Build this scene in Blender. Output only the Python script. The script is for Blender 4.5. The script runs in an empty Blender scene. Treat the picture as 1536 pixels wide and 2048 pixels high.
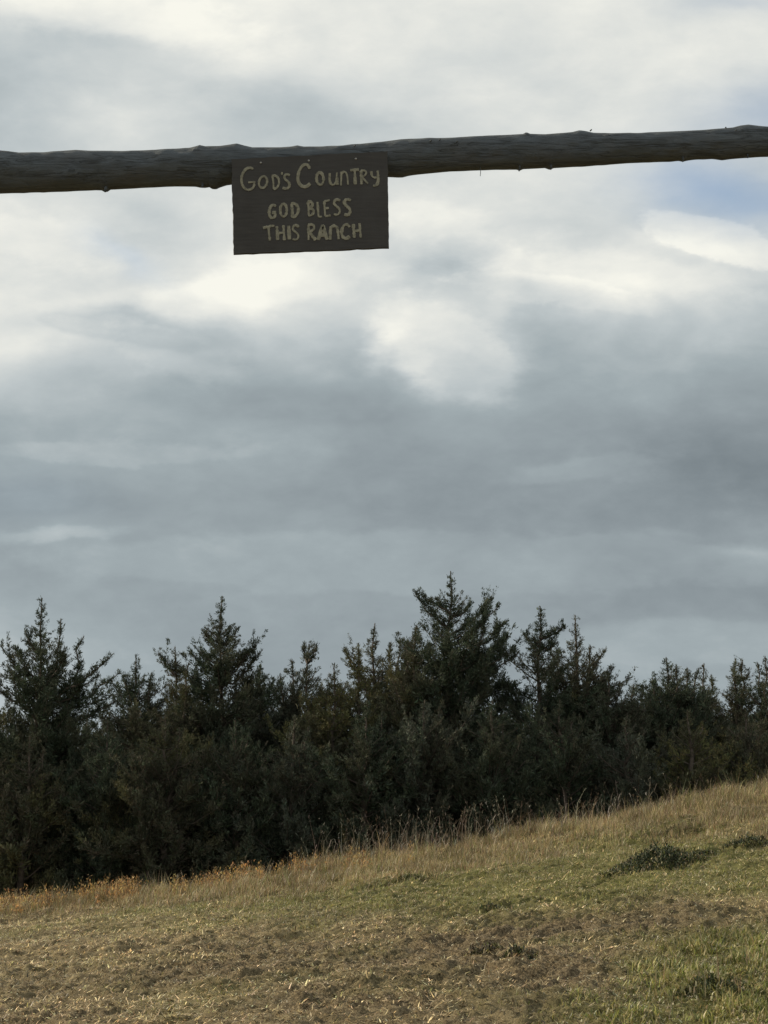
import bpy, math
import numpy as np
from mathutils import Vector

# ------------------------------------------------------------------ camera, sky, sun
SC = bpy.context.scene
COL = SC.collection
F = 3151.0                      # focal length in pixels of the 1536 x 2048 photograph
PITCH = math.atan(476.0 / F)
EYE = np.array([0.0, 0.0, 1.6])
cam_d = bpy.data.cameras.new('camera')
cam_d.sensor_fit = 'VERTICAL'
cam_d.angle = 2 * math.atan(1024 / F)
cam_d.clip_end = 8000
cam = bpy.data.objects.new('camera', cam_d)
COL.objects.link(cam)
cam.location = EYE
cam.rotation_euler = (math.pi / 2 + PITCH, 0, 0)
SC.camera = cam
SC.view_settings.view_transform = 'Standard'
SC.view_settings.look = 'None'
SC.view_settings.exposure = 0
SC.view_settings.gamma = 1
SC.view_settings.use_curve_mapping = False

SUN_AZ = math.radians(-64)      # left of straight ahead (+Y)
SUN_EL = math.radians(25)
sd = bpy.data.lights.new('sun', 'SUN')
sd.energy = 5.0
sd.angle = math.radians(0.8)
sd.color = (1.0, 0.88, 0.66)
sun = bpy.data.objects.new('sun', sd)
COL.objects.link(sun)
sv = Vector((math.sin(SUN_AZ) * math.cos(SUN_EL), math.cos(SUN_AZ) * math.cos(SUN_EL), math.sin(SUN_EL)))
sun.rotation_euler = sv.to_track_quat('Z', 'Y').to_euler()

# brightness of the overcast, 13 bearings x 23 heights (0..255, display)
CL = [
 [225,236,238,238,232,226,228,226,228,228,225,212,222],
 [198,202,220,232,236,228,226,224,222,228,228,222,220],
 [190,198,205,215,225,225,222,218,218,218,225,225,225],
 [184,195,212,206,195,205,218,218,218,215,220,222,208],
 [190,204,220,210,192,192,200,212,215,222,222,210,200],
 [195,202,212,210,200,198,200,215,225,225,222,214,205],
 [226,220,212,212,215,215,220,222,220,218,212,205,200],
 [234,225,208,216,226,225,225,232,215,205,210,205,205],
 [222,218,200,210,240,226,200,200,218,215,230,228,220],
 [226,222,232,236,242,224,220,190,210,230,226,212,195],
 [229,218,196,200,222,221,218,206,198,196,200,200,190],
 [226,208,200,178,186,182,190,202,188,175,180,180,172],
 [195,192,185,176,166,162,162,186,176,168,172,160,158],
 [172,172,170,168,165,162,160,168,165,158,152,148,150],
 [176,176,171,173,173,170,158,155,150,150,142,138,135],
 [157,159,164,165,160,152,150,150,155,155,145,132,128],
 [154,156,155,160,160,155,150,145,145,145,142,138,138],
 [160,173,165,160,162,165,160,158,155,155,158,155,166],
 [156,159,160,160,158,158,158,158,155,152,148,146,148],
 [172,165,160,160,160,160,158,158,155,150,148,146,146],
 [185,178,165,159,158,158,158,158,158,158,163,164,160],
 [190,180,170,162,160,160,158,160,160,160,166,166,160],
 [186,180,172,165,165,165,165,165,165,165,168,166,162]]

world = bpy.data.worlds.new('World')
SC.world = world
world.use_nodes = True
NT = world.node_tree
NT.nodes.clear()
N = NT.nodes.new
Lk = NT.links.new


def mth(op, a, b=None, c=None, clamp=False, nt=None):
    nt = nt or NT
    n = nt.nodes.new('ShaderNodeMath')
    n.operation = op
    n.use_clamp = clamp
    for i, v in enumerate((a, b, c)):
        if v is None:
            continue
        if isinstance(v, (int, float)):
            n.inputs[i].default_value = v
        else:
            nt.links.new(v, n.inputs[i])
    return n.outputs[0]


def noise(vec, scale, detail=4, rough=0.5, nt=None, dist=0.0):
    nt = nt or NT
    n = nt.nodes.new('ShaderNodeTexNoise')
    n.inputs['Scale'].default_value = scale
    n.inputs['Detail'].default_value = detail
    n.inputs['Roughness'].default_value = rough
    n.inputs['Distortion'].default_value = dist
    nt.links.new(vec, n.inputs['Vector'])
    return n


def srgb(v):
    v = v / 255.0
    return v / 12.92 if v <= 0.04045 else ((v + 0.055) / 1.055) ** 2.4


tc = N('ShaderNodeTexCoord')
sep = N('ShaderNodeSeparateXYZ')
Lk(tc.outputs['Generated'], sep.inputs[0])
X, Y, Z = sep.outputs
hyp = mth('SQRT', mth('ADD', mth('MULTIPLY', Y, Y), mth('MULTIPLY', Z, Z)))
u0 = mth('DIVIDE', X, mth('MAXIMUM', hyp, 0.02))
v0 = mth('ARCTAN2', Z, Y)
# flat-lying cloud sheet: stretch noise sideways
cmb = N('ShaderNodeCombineXYZ')
Lk(u0, cmb.inputs[0])
Lk(mth('MULTIPLY', v0, 1.9), cmb.inputs[1])
cvec = cmb.outputs[0]
w1 = noise(cvec, 7.0, 3, 0.5)
w2 = noise(cvec, 26.0, 4, 0.55)
sw1 = N('ShaderNodeSeparateColor'); Lk(w1.outputs['Color'], sw1.inputs[0])
sw2 = N('ShaderNodeSeparateColor'); Lk(w2.outputs['Color'], sw2.inputs[0])


def off(a, amp):
    return mth('MULTIPLY', mth('SUBTRACT', a, 0.5), amp)


u = mth('ADD', mth('ADD', u0, off(sw1.outputs[0], 0.05)), off(sw2.outputs[0], 0.030))
v = mth('ADD', mth('ADD', v0, off(sw1.outputs[1], 0.018)), off(sw2.outputs[1], 0.014))
EL0 = PITCH + math.atan((1024 - 1408) / F)
EL1 = PITCH + math.atan(1024 / F)
vf = mth('DIVIDE', mth('SUBTRACT', v, EL0), EL1 - EL0, clamp=True)
cur = None
for i in range(13):
    r = N('ShaderNodeValToRGB')
    r.color_ramp.interpolation = 'B_SPLINE'
    el = r.color_ramp.elements
    rows = []
    for j in range(23):
        p = (PITCH + math.atan((1024 - j * 64) / F) - EL0) / (EL1 - EL0)
        rows.append((p, CL[j][i] / 255.0))
    rows.sort()
    el[0].position = rows[0][0]; el[0].color = (rows[0][1],) * 3 + (1,)
    el[1].position = rows[-1][0]; el[1].color = (rows[-1][1],) * 3 + (1,)
    for p, c in rows[1:-1]:
        e = el.new(p); e.color = (c, c, c, 1)
    Lk(vf, r.inputs[0])
    if cur is None:
        cur = r.outputs[0]
    else:
        ua = ((i - 1) * 128 - 768) / F
        t = mth('DIVIDE', mth('SUBTRACT', u, ua), 128 / F, clamp=True)
        m = N('ShaderNodeMix'); m.data_type = 'FLOAT'
        Lk(t, m.inputs[0]); Lk(cur, m.inputs[2]); Lk(r.outputs[0], m.inputs[3])
        cur = m.outputs[0]
# fine cloud grain
g1 = noise(cvec, 15.0, 6, 0.58, dist=0.2)
g2 = noise(cvec, 55.0, 3, 0.5)
g3 = noise(cvec, 34.0, 5, 0.6, dist=0.15)
lum = mth('ADD', mth('ADD', cur, off(g1.outputs[0], 0.13)), off(g2.outputs[0], 0.022))
lum = mth('ADD', lum, off(g3.outputs[0], 0.05))


# windows of blue between the clouds
def gap(px, py, rx, ry, ang, amt):
    uc = (px - 768) / F * 0.98
    vc = PITCH + math.atan((1024 - py) / F)
    du = mth('SUBTRACT', u, uc)
    dv = mth('SUBTRACT', v, vc)
    c, s = math.cos(ang), math.sin(ang)
    a = mth('ADD', mth('MULTIPLY', du, c), mth('MULTIPLY', dv, s))
    b = mth('SUBTRACT', mth('MULTIPLY', dv, c), mth('MULTIPLY', du, s))
    a = mth('DIVIDE', a, rx / F); b = mth('DIVIDE', b, ry / F)
    d = mth('ADD', mth('MULTIPLY', a, a), mth('MULTIPLY', b, b))
    return mth('MULTIPLY', mth('EXPONENT', mth('MULTIPLY', d, -1.0)), amt)


def puff(px, py, rx, ry, ang, amt):
    return gap(px, py, rx, ry, ang, amt / 255.0)


PUFFS = ((772, 692, 45, 26, 0.6, 22), (845, 755, 60, 28, -0.5, 16), (700, 690, 55, 45, 0, -14), (960, 790, 90, 16, 0, 8), (870, 545, 150, 26, -0.22, -11),
         (300, 628, 110, 12, -0.12, -16), (330, 580, 260, 16, 0.08, 10), (500, 585, 60, 50, 0.5, 8), (1060, 640, 40, 90, 0.3, -10), (1000, 700, 30, 70, 0.25, 8),
         (1380, 480, 150, 14, -0.25, 12), (1280, 560, 170, 22, 0, 8), (90, 1070, 90, 13, 0.05, 12), (1340, 1068, 90, 10, 0, 10), (1500, 1100, 70, 14, 0, 12),
         (120, 60, 240, 20, -0.2, -10), (600, 215, 260, 24, -0.25, -7), (70, 690, 110, 22, 0.2, 10), (280, 420, 90, 24, -0.3, -10), (1130, 930, 100, 22, 0.1, 6))


def bank(px, py, rx, ry, ang, amt, soft=0.45, rag=1.25):
    # a cloud with a defined, ragged edge
    g_ = gap(px, py, rx, ry, ang, 1.0)
    e = mth('ADD', g_, off(g1.outputs[0], rag * 0.5))
    e = mth('ADD', e, off(g3.outputs[0], rag * 0.35))
    t = mth('DIVIDE', mth('SUBTRACT', e, 0.37 - soft / 2), soft, clamp=True)
    t = mth('MULTIPLY', mth('MULTIPLY', t, t), mth('SUBTRACT', 3.0, mth('MULTIPLY', t, 2.0)))
    return mth('MULTIPLY', t, amt / 255.0)


for a in ((895, 700, 155, 72, -0.5, 11, 0.4, 1.5), (800, 705, 70, 38, -0.6, 6, 0.5, 1.5), (960, 600, 170, 70, 0.6, 9, 0.8, 1.2), (560, 570, 330, 48, 0.15, 9), (1250, 545, 300, 40, -0.05, 8), (850, 1125, 800, 62, 0.0, 7, 0.2, 0.5),
          (200, 905, 330, 22, 0, 7, 0.4), (1180, 935, 170, 22, 0.1, 8, 0.5), (100, 1070, 130, 16, 0.06, 9, 0.5), (1380, 1290, 260, 45, 0, 8, 0.3, 0.6), (350, 700, 120, 40, -0.2, 8),
          (180, 20, 330, 45, -0.12, 10), (1480, 485, 200, 36, -0.3, 16, 0.22, 1.4), (1130, 590, 200, 30, -0.1, 7, 0.25, 1.6), (60, 470, 150, 45, -0.2, 8), (850, 440, 110, 40, 0, 8), (60, 990, 260, 45, 0, -7, 0.5),
          (480, 790, 420, 45, -0.1, -7, 0.5), (1330, 660, 90, 60, 0.3, -6, 0.3), (270, 660, 180, 30, -0.15, -9, 0.3)):
    lum = mth('ADD', lum, bank(*a))
for a in PUFFS:
    lum = mth('ADD', lum, puff(*a))
# elsewhere in the sky: the same overcast, only less closely described
gen = noise(tc.outputs['Generated'], 2.2, 5, 0.55, dist=0.5)
mr = N('ShaderNodeMapRange')
mr.inputs[1].default_value = 0.25; mr.inputs[2].default_value = 0.75
mr.inputs[3].default_value = 0.66; mr.inputs[4].default_value = 0.95
Lk(gen.outputs[0], mr.inputs[0])
ku = mth('DIVIDE', mth('SUBTRACT', mth('ABSOLUTE', u0), 0.34), 0.3, clamp=True)
kv = mth('DIVIDE', mth('SUBTRACT', mth('ABSOLUTE', mth('SUBTRACT', v0, 0.22)), 0.30), 0.3, clamp=True)
kk = mth('MAXIMUM', ku, kv)
m = N('ShaderNodeMix'); m.data_type = 'FLOAT'
Lk(kk, m.inputs[0]); Lk(lum, m.inputs[2]); Lk(mr.outputs[0], m.inputs[3])
# display value -> light
tint = N('ShaderNodeValToRGB')
tint.color_ramp.interpolation = 'LINEAR'
tab = [(120, (112, 122, 128)), (150, (143, 153, 158)), (170, (160, 171, 175)), (195, (189, 197, 199)),
       (215, (213, 217, 215)), (230, (231, 232, 226)), (245, (248, 247, 237))]
el = tint.color_ramp.elements
el[0].position = tab[0][0] / 255; el[0].color = tuple(srgb(q) for q in tab[0][1]) + (1,)
el[1].position = tab[-1][0] / 255; el[1].color = tuple(srgb(q) for q in tab[-1][1]) + (1,)
for p, c in tab[1:-1]:
    e = el.new(p / 255)
    e.color = tuple(srgb(q) for q in c) + (1,)
Lk(m.outputs[0], tint.inputs[0])


gp = gap(1485, 395, 200, 58, -0.15, 0.62)
for a in ((1535, 225, 150, 60, 0.1, 0.42), (1360, 345, 110, 60, -0.1, 0.2), (240, 510, 90, 24, -0.5, 0.2), (1450, 10, 120, 20, 0, 0.25),
          (40, 1000, 160, 60, 0, 0.08)):
    gp = mth('ADD', gp, gap(*a))
gp = mth('MINIMUM', gp, 0.95)
sky = N('ShaderNodeTexSky')
sky.sky_type = 'NISHITA'
sky.sun_disc = False
sky.sun_elevation = SUN_EL
sky.sun_rotation = SUN_AZ
sky.air_density = 1.0
sky.dust_density = 1.0
bg1 = N('ShaderNodeBackground'); bg1.inputs[1].default_value = 0.15
bg1.inputs[0].default_value = (1, 1, 1, 1)
Lk(sky.outputs[0], bg1.inputs[0])
bg2 = N('ShaderNodeBackground'); bg2.inputs[1].default_value = 1.0
Lk(tint.outputs[0], bg2.inputs[0])
mx = N('ShaderNodeMixShader')
Lk(gp, mx.inputs[0]); Lk(bg2.outputs[0], mx.inputs[1]); Lk(bg1.outputs[0], mx.inputs[2])
wo = N('ShaderNodeOutputWorld')
Lk(mx.outputs[0], wo.inputs[0])
world.cycles.sampling_method = 'MANUAL'
world.cycles.sample_map_resolution = 512
SC.cycles.max_bounces = 6
SC.cycles.diffuse_bounces = 3
SC.cycles.transparent_max_bounces = 4


# ------------------------------------------------------------------ helpers
RNG = np.random.default_rng(11)


def tag(o, label=None, cat=None, group=None, kind=None):
    if label: o['label'] = label
    if cat: o['category'] = cat
    if group: o['group'] = group
    if kind: o['kind'] = kind
    return o


def empty(name, loc):
    o = bpy.data.objects.new(name, None)
    o.empty_display_size = 0.2
    COL.objects.link(o)
    o.location = [float(c) for c in loc]
    return o


def mesh_np(name, verts, faces_list, mat, parent=None, attrs=None, smooth=False):
    """faces_list: arrays (n,3) / (n,4) of vertex indices; verts in the space of the parent"""
    me = bpy.data.meshes.new(name)
    verts = np.asarray(verts, dtype=np.float32)
    me.vertices.add(len(verts))
    me.vertices.foreach_set('co', verts.ravel())
    loops = np.concatenate([f.ravel() for f in faces_list]).astype(np.int32)
    tot = np.concatenate([np.full(len(f), f.shape[1]) for f in faces_list]).astype(np.int32)
    start = np.concatenate([[0], np.cumsum(tot)[:-1]]).astype(np.int32)
    me.loops.add(len(loops))
    me.loops.foreach_set('vertex_index', loops)
    me.polygons.add(len(tot))
    me.polygons.foreach_set('loop_start', start)
    me.polygons.foreach_set('loop_total', tot)
    if smooth:
        me.polygons.foreach_set('use_smooth', np.ones(len(tot), dtype=bool))
    for k, a in (attrs or {}).items():
        a = np.asarray(a, dtype=np.float32)
        if a.ndim == 1:
            at = me.attributes.new(k, 'FLOAT', 'POINT')
            at.data.foreach_set('value', a)
        else:
            at = me.attributes.new(k, 'FLOAT_COLOR', 'POINT')
            c4 = np.ones((len(a), 4), dtype=np.float32); c4[:, :3] = a
            at.data.foreach_set('color', c4.ravel())
    me.update(calc_edges=True)
    me.materials.append(mat)
    o = bpy.data.objects.new(name, me)
    COL.objects.link(o)
    if parent is not None:
        o.parent = parent
    return o


def hash2(ix, iy, seed):
    h = (ix.astype(np.int64) * 374761393 + iy.astype(np.int64) * 668265263 + seed * 1442695041) & 0xFFFFFFFF
    h = ((h ^ (h >> 13)) * 1274126177) & 0xFFFFFFFF
    h = h ^ (h >> 16)
    return (h & 0xFFFFFF) / float(0xFFFFFF)


def vnoise(x, y, seed=0):
    ix = np.floor(x); iy = np.floor(y)
    fx = x - ix; fy = y - iy
    fx = fx * fx * (3 - 2 * fx); fy = fy * fy * (3 - 2 * fy)
    a = hash2(ix, iy, seed); b = hash2(ix + 1, iy, seed)
    c = hash2(ix, iy + 1, seed); d = hash2(ix + 1, iy + 1, seed)
    return (a * (1 - fx) + b * fx) * (1 - fy) + (c * (1 - fx) + d * fx) * fy


def fbm(x, y, oct=4, seed=0, rough=0.5):
    s = 0; a = 1; t = 0
    for k in range(oct):
        s = s + a * vnoise(x * 2 ** k + 17.3 * k, y * 2 ** k - 9.1 * k, seed + k)
        t += a; a *= rough
    return s / t


def sm(x, a, b):
    t = np.clip((x - a) / (b - a), 0, 1)
    return t * t * (3 - 2 * t)


# ------------------------------------------------------------------ terrain
YC = 22.0


def base_h(x, y):
    xs = 16 * np.tanh(x / 16)
    s = np.interp(y, [0, 9, 22, 40, 90], [0, 0.05, 0.158, 0.10, 0.0])
    k = np.clip((y - 9) / 13, 0, 1)
    z = s * xs + 0.08 * k + 0.14 * np.minimum((xs / 5.4) ** 2, 2) * k * np.clip(1 - (y - 40) / 40, 0, 1)
    d = y - (YC + 0.25 * np.sin(x * 0.5) + 0.2 * np.sin(x * 1.3 + 1))
    fall = np.where(d < 0, 0, np.where(d < 3, d * d * 0.055, 0.495 + (d - 3) * 0.33))
    fall = np.minimum(fall, 1.9 + 0.6 * (1 - np.exp(-np.maximum(fall - 1.9, 0) / 0.6)))
    return z - fall


def ray_dir(px, py):
    a = (px - 768) / F; b = (1024 - py) / F
    return np.array([a, math.cos(PITCH) - b * math.sin(PITCH), math.sin(PITCH) + b * math.cos(PITCH)])


def at(px, py, y):
    """the point of the picture ray at the distance y in front of the camera"""
    d = ray_dir(px, py)
    return EYE + d * (y / d[1])


def on_ground(px, py):
    d = ray_dir(px, py)
    ys = np.arange(6, 24, 0.02)
    P = EYE[:, None] + d[:, None] * (ys / d[1])
    below = P[2] < base_h(P[0], P[1])
    k = np.argmax(below) if below.any() else len(ys) - 1
    return P[:, k]


# (px, py, radius m, height m) small earth humps seen in the field
HUMPS = [(1312, 1728, 0.42, 0.17), (1372, 1712, 0.45, 0.07), (1490, 1690, 0.30, 0.10), (815, 1762, 0.32, 0.08),
         (985, 1822, 0.17, 0.06), (968, 1912, 0.16, 0.06), (1036, 1920, 0.15, 0.05), (1345, 1660, 0.4, 0.06),
         (1420, 1985, 0.35, 0.07), (200, 1850, 0.35, 0.035), (880, 1895, 0.4, 0.035), (1090, 1945, 0.45, 0.03),
         (420, 1985, 0.3, 0.035), (120, 2035, 0.3, 0.04), (1240, 1680, 0.4, 0.05)]
HP = [(on_ground(a, b), r, h) for a, b, r, h in HUMPS]


# named patches of the field in metres: (centre from the picture, radii) -> world ellipses
def patch(px, py, rx, ry, w):
    p = on_ground(px, py)
    k = p[1] / F
    q = on_ground(px, max(py - ry, 1600)) if py - ry > 1600 else p + np.array([0, 2.5, 0])
    return (p[0], p[1], rx * k, max(q[1] - p[1], 0.25), w)


GREEN = [patch(*a) for a in (
    (1240, 1700, 150, 45, 1.0), (1380, 1750, 260, 45, 0.95), (1000, 1770, 300, 40, 0.75), (650, 1790, 330, 40, 0.6),
    (800, 1755, 160, 30, 0.8), (300, 1835, 300, 25, 0.42), (1450, 1985, 170, 80, 1.3), (1200, 2035, 120, 40, 0.7),
    (380, 2020, 110, 40, 0.55), (1500, 1900, 120, 50, 0.9), (1500, 1760, 160, 50, 0.8), (900, 1830, 160, 30, 0.4),
    (1120, 1800, 150, 30, 0.5), (1350, 1660, 240, 14, 0.6), (1500, 1670, 120, 20, 0.5))]
BARE = [patch(*a) for a in (
    (720, 1930, 330, 60, 0.9), (1290, 1850, 230, 28, 1.0), (1120, 1955, 190, 35, 1.2), (400, 1930, 230, 35, 0.7),
    (1000, 1880, 200, 30, 0.8), (760, 2020, 260, 35, 0.8), (100, 2040, 170, 22, 0.8), (950, 1820, 120, 15, 0.6))]


def field(lst, x, y):
    s = 0
    for cx, cy, rx, ry, w in lst:
        s = s + w * np.exp(-(((x - cx) / rx) ** 2 + ((y - cy) / ry) ** 2))
    return s


def greenness(x, y):
    return np.clip(field(GREEN, x, y) + 1.0 * (fbm(x * 1.6, y * 1.6, 3, 51) - 0.5), 0, 1.3)


def bareness(x, y):
    return np.clip(field(BARE, x, y) + 1.1 * (fbm(x * 2.3, y * 2.3, 3, 61) - 0.5), 0, 1.3)


def height(x, y):
    z = base_h(x, y)
    near = np.clip(1 - (np.abs(y - 15) - 12) / 10, 0, 1) * np.clip(1 - (np.abs(x) - 12) / 10, 0, 1)
    n1 = fbm(x * 1.1, y * 1.1, 3, 3) - 0.5
    n2 = fbm(x * 3.2, y * 4.5, 3, 7) - 0.5
    n3 = fbm(x * 13, y * 16, 2, 21) - 0.5
    rug = 0.35 + sm(fbm(x * 0.7, y * 0.7, 2, 31), 0.4, 0.6)
    n4 = np.abs(fbm(x * 6.5, y * 9, 2, 41) - 0.5)
    z = z + near * (0.16 * n1 + 0.085 * n2 * rug + 0.030 * n3 * rug - 0.07 * n4 * rug)
    cl = sm(fbm(x * 7.5, y * 11, 2, 141), 0.52, 0.64) * 0.020 + sm(fbm(x * 14, y * 20, 2, 151), 0.50, 0.58) * 0.024
    z = z + near * cl * (0.5 + 0.8 * np.clip(bareness(x, y), 0, 1))
    z = z + near * 0.014 * (vnoise(x * 33, y * 33, 161) - 0.5) * (1 + 0.8 * (fbm(x * 3, y * 3, 2, 162) - 0.3))
    far = np.clip((y - 200) / 800, 0, 1)
    z = z + far * 14 * (fbm(x / 300, y / 300, 3, 5) - 0.5)
    for p, r, h in HP:
        d2 = ((x - p[0]) ** 2 + ((y - p[1]) * 1.25) ** 2) / (r * r)
        z = z + h * np.exp(-d2 * 1.6) * (0.8 + 0.5 * n3 + 0.5 * n2)
    return z


def axis(lo, hi, step, far_lo, far_hi):
    a = list(np.arange(lo, hi + 1e-6, step))
    s = step; v = a[-1]
    while v < far_hi:
        s *= 1.12; v += s; a.append(v)
    s = step; v = a[0]; b = []
    while v > far_lo:
        s *= 1.12; v -= s; b.append(v)
    return np.array(b[::-1] + a)


def px_of(P):
    """world (n,3) -> photograph pixels, used to look up how green / bare the field is there"""
    d = P - EYE
    fwd = d[:, 1] * math.cos(PITCH) + d[:, 2] * math.sin(PITCH)
    up = -d[:, 1] * math.sin(PITCH) + d[:, 2] * math.cos(PITCH)
    fwd = np.maximum(fwd, 0.1)
    return 768 + F * d[:, 0] / fwd, 1024 - F * up / fwd


def nodes(name):
    m = bpy.data.materials.new(name)
    m.use_nodes = True
    nt = m.node_tree
    b = nt.nodes['Principled BSDF']
    return m, nt, b


def ramp(nt, fac, stops):
    r = nt.nodes.new('ShaderNodeValToRGB')
    e = r.color_ramp.elements
    e[0].position = stops[0][0]; e[0].color = tuple(stops[0][1]) + (1,)
    e[1].position = stops[-1][0]; e[1].color = tuple(stops[-1][1]) + (1,)
    for p, c in stops[1:-1]:
        q = e.new(p); q.color = tuple(c) + (1,)
    nt.links.new(fac, r.inputs[0])
    return r.outputs[0]


def mixc(nt, f, a, b):
    n = nt.nodes.new('ShaderNodeMix'); n.data_type = 'RGBA'
    if isinstance(f, float): n.inputs[0].default_value = f
    else: nt.links.new(f, n.inputs[0])
    for i, c in ((6, a), (7, b)):
        if isinstance(c, tuple): n.inputs[i].default_value = c + (1,)
        else: nt.links.new(c, n.inputs[i])
    return n.outputs[2]


def soil_mat():
    m, nt, b = nodes('turf_and_soil')
    t = nt.nodes.new('ShaderNodeTexCoord').outputs['Object']
    ga = nt.nodes.new('ShaderNodeAttribute'); ga.attribute_name = 'green'
    ba = nt.nodes.new('ShaderNodeAttribute'); ba.attribute_name = 'bare'
    n1 = noise(t, 9, 6, 0.65, nt=nt).outputs[0]
    n2 = noise(t, 60, 4, 0.6, nt=nt).outputs[0]
    dry = ramp(nt, n1, [(0.3, (0.06, 0.046, 0.026)), (0.5, (0.19, 0.148, 0.08)), (0.7, (0.36, 0.285, 0.165))])
    soil = ramp(nt, n2, [(0.3, (0.03, 0.021, 0.012)), (0.5, (0.14, 0.105, 0.06)), (0.72, (0.34, 0.265, 0.16))])
    grn = ramp(nt, n2, [(0.3, (0.06, 0.066, 0.018)), (0.7, (0.17, 0.172, 0.048))])
    c = mixc(nt, mth('MULTIPLY', ba.outputs['Fac'], 0.95, clamp=True, nt=nt), dry, soil)
    c = mixc(nt, mth('MULTIPLY', ga.outputs['Fac'], 0.75, clamp=True, nt=nt), c, grn)
    nt.links.new(c, b.inputs['Base Color'])
    b.inputs['Roughness'].default_value = 0.95
    b.inputs['Specular IOR Level'].default_value = 0.2
    bp = nt.nodes.new('ShaderNodeBump')
    bp.inputs['Strength'].default_value = 0.9
    bp.inputs['Distance'].default_value = 0.02
    nt.links.new(mth('ADD', n2, mth('MULTIPLY', noise(t, 200, 3, 0.6, nt=nt).outputs[0], 0.4, nt=nt), nt=nt), bp.inputs['Height'])
    nt.links.new(bp.outputs[0], b.inputs['Normal'])
    return m


gx = axis(-7.0, 7.0, 0.025, -3000, 3000)
gy = axis(8.8, 24.0, 0.025, -400, 4000)
GX, GY = np.meshgrid(gx, gy)
fx, fy = GX.ravel(), GY.ravel()
fz = height(fx, fy)
nx, ny = len(gx), len(gy)
idx = np.arange(nx * ny).reshape(ny, nx)
quads = np.stack([idx[:-1, :-1].ravel(), idx[:-1, 1:].ravel(), idx[1:, 1:].ravel(), idx[1:, :-1].ravel()], 1)
ground = mesh_np('ground', np.stack([fx, fy, fz], 1), [quads], soil_mat(),
                 attrs={'green': np.clip(greenness(fx, fy), 0, 1), 'bare': np.clip(bareness(fx, fy), 0, 1)}, smooth=True)
tag(ground, kind='structure')


# ------------------------------------------------------------------ grass
def leaf_mat(name, rough=0.55, trans=0.35, spec=0.4, lo=0.55, hi=1.15):
    m, nt, b = nodes(name)
    a = nt.nodes.new('ShaderNodeAttribute'); a.attribute_name = 'col'
    t = nt.nodes.new('ShaderNodeTexCoord').outputs['Object']
    n = noise(t, 35, 2, 0.5, nt=nt).outputs[0]
    f = nt.nodes.new('ShaderNodeMix'); f.data_type = 'RGBA'; f.blend_type = 'MULTIPLY'
    f.inputs[0].default_value = 0.6
    nt.links.new(a.outputs['Color'], f.inputs[6])
    nt.links.new(ramp(nt, n, [(0.3, (lo, lo, lo)), (0.7, (hi, hi, hi))]), f.inputs[7])
    nt.links.new(f.outputs[2], b.inputs['Base Color'])
    b.inputs['Roughness'].default_value = rough
    b.inputs['Specular IOR Level'].default_value = spec
    tr = nt.nodes.new('ShaderNodeBsdfTranslucent')
    nt.links.new(f.outputs[2], tr.inputs[0])
    mx = nt.nodes.new('ShaderNodeMixShader'); mx.inputs[0].default_value = trans
    out = nt.nodes['Material Output']
    nt.links.new(b.outputs[0], mx.inputs[1]); nt.links.new(tr.outputs[0], mx.inputs[2])
    nt.links.new(mx.outputs[0], out.inputs['Surface'])
    return m


def blades(P, L, W, lean, bend, colr, rng):
    """P (n,3) roots, L length, W width, lean = tilt from vertical (rad)"""
    n = len(P)
    az = rng.uniform(0, 2 * math.pi, n)
    d = np.stack([np.cos(az), np.sin(az), np.zeros(n)], 1)
    side = np.stack([-np.sin(az + rng.normal(0, 0.5, n)), np.cos(az), np.zeros(n)], 1)
    a1 = lean; a2 = np.minimum(lean + bend, 1.75)
    mid = P + (L * 0.55)[:, None] * (d * np.sin(a1)[:, None] + np.array([0, 0, 1.0]) * np.cos(a1)[:, None])
    tip = mid + (L * 0.45)[:, None] * (d * np.sin(a2)[:, None] + np.array([0, 0, 1.0]) * np.cos(a2)[:, None])
    s = side * (W * 0.5)[:, None]
    V = np.stack([P - s, P + s, mid + s * 0.8, mid - s * 0.8, tip], 1).reshape(-1, 3)
    b = np.arange(n) * 5
    q = np.stack([b, b + 1, b + 2, b + 3], 1)
    t = np.stack([b + 3, b + 2, b + 4], 1)
    C = np.repeat(colr, 5, axis=0)
    return V, q, t, C


def merge(parts):
    Vs, qs, ts, Cs = [], [], [], []
    o = 0
    for V, q, t, C in parts:
        Vs.append(V); qs.append(q + o); ts.append(t + o); Cs.append(C); o += len(V)
    return np.concatenate(Vs), [np.concatenate(qs), np.concatenate(ts)], np.concatenate(Cs)


def scatter(n, y0, y1, rng, margin=0.35):
    """roots over the wedge of field in front, denser near; a margin wider than the picture"""
    yy = y0 + (y1 - y0) * rng.uniform(0, 1, n)
    hw = 0.245 * yy + margin + 0.6
    xx = rng.uniform(-1, 1, n) * hw
    return xx, yy


def palette(rng, n, cols, jit=0.18):
    c = np.array(cols)[rng.integers(0, len(cols), n)]
    if cols is DRY: c = c * DK
    return c * np.clip(1 + rng.normal(0, jit, (n, 1)), 0.4, 1.7) * np.clip(1 + rng.normal(0, 0.05, (n, 3)), 0.7, 1.3)


DK = 1.95
DRY = [(0.32, 0.25, 0.135), (0.25, 0.19, 0.105), (0.46, 0.375, 0.22), (0.10, 0.073, 0.04), (0.29, 0.215, 0.12), (0.18, 0.155, 0.07), (0.08, 0.06, 0.035)]
GRN = [(0.15, 0.165, 0.038), (0.21, 0.21, 0.055), (0.095, 0.115, 0.03), (0.28, 0.26, 0.085), (0.26, 0.21, 0.09), (0.36, 0.31, 0.15)]
TAN = [(0.29, 0.215, 0.12), (0.36, 0.28, 0.165), (0.23, 0.16, 0.09), (0.26, 0.21, 0.11), (0.15, 0.105, 0.06), (0.16, 0.155, 0.065), (0.17, 0.175, 0.06)]


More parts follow.
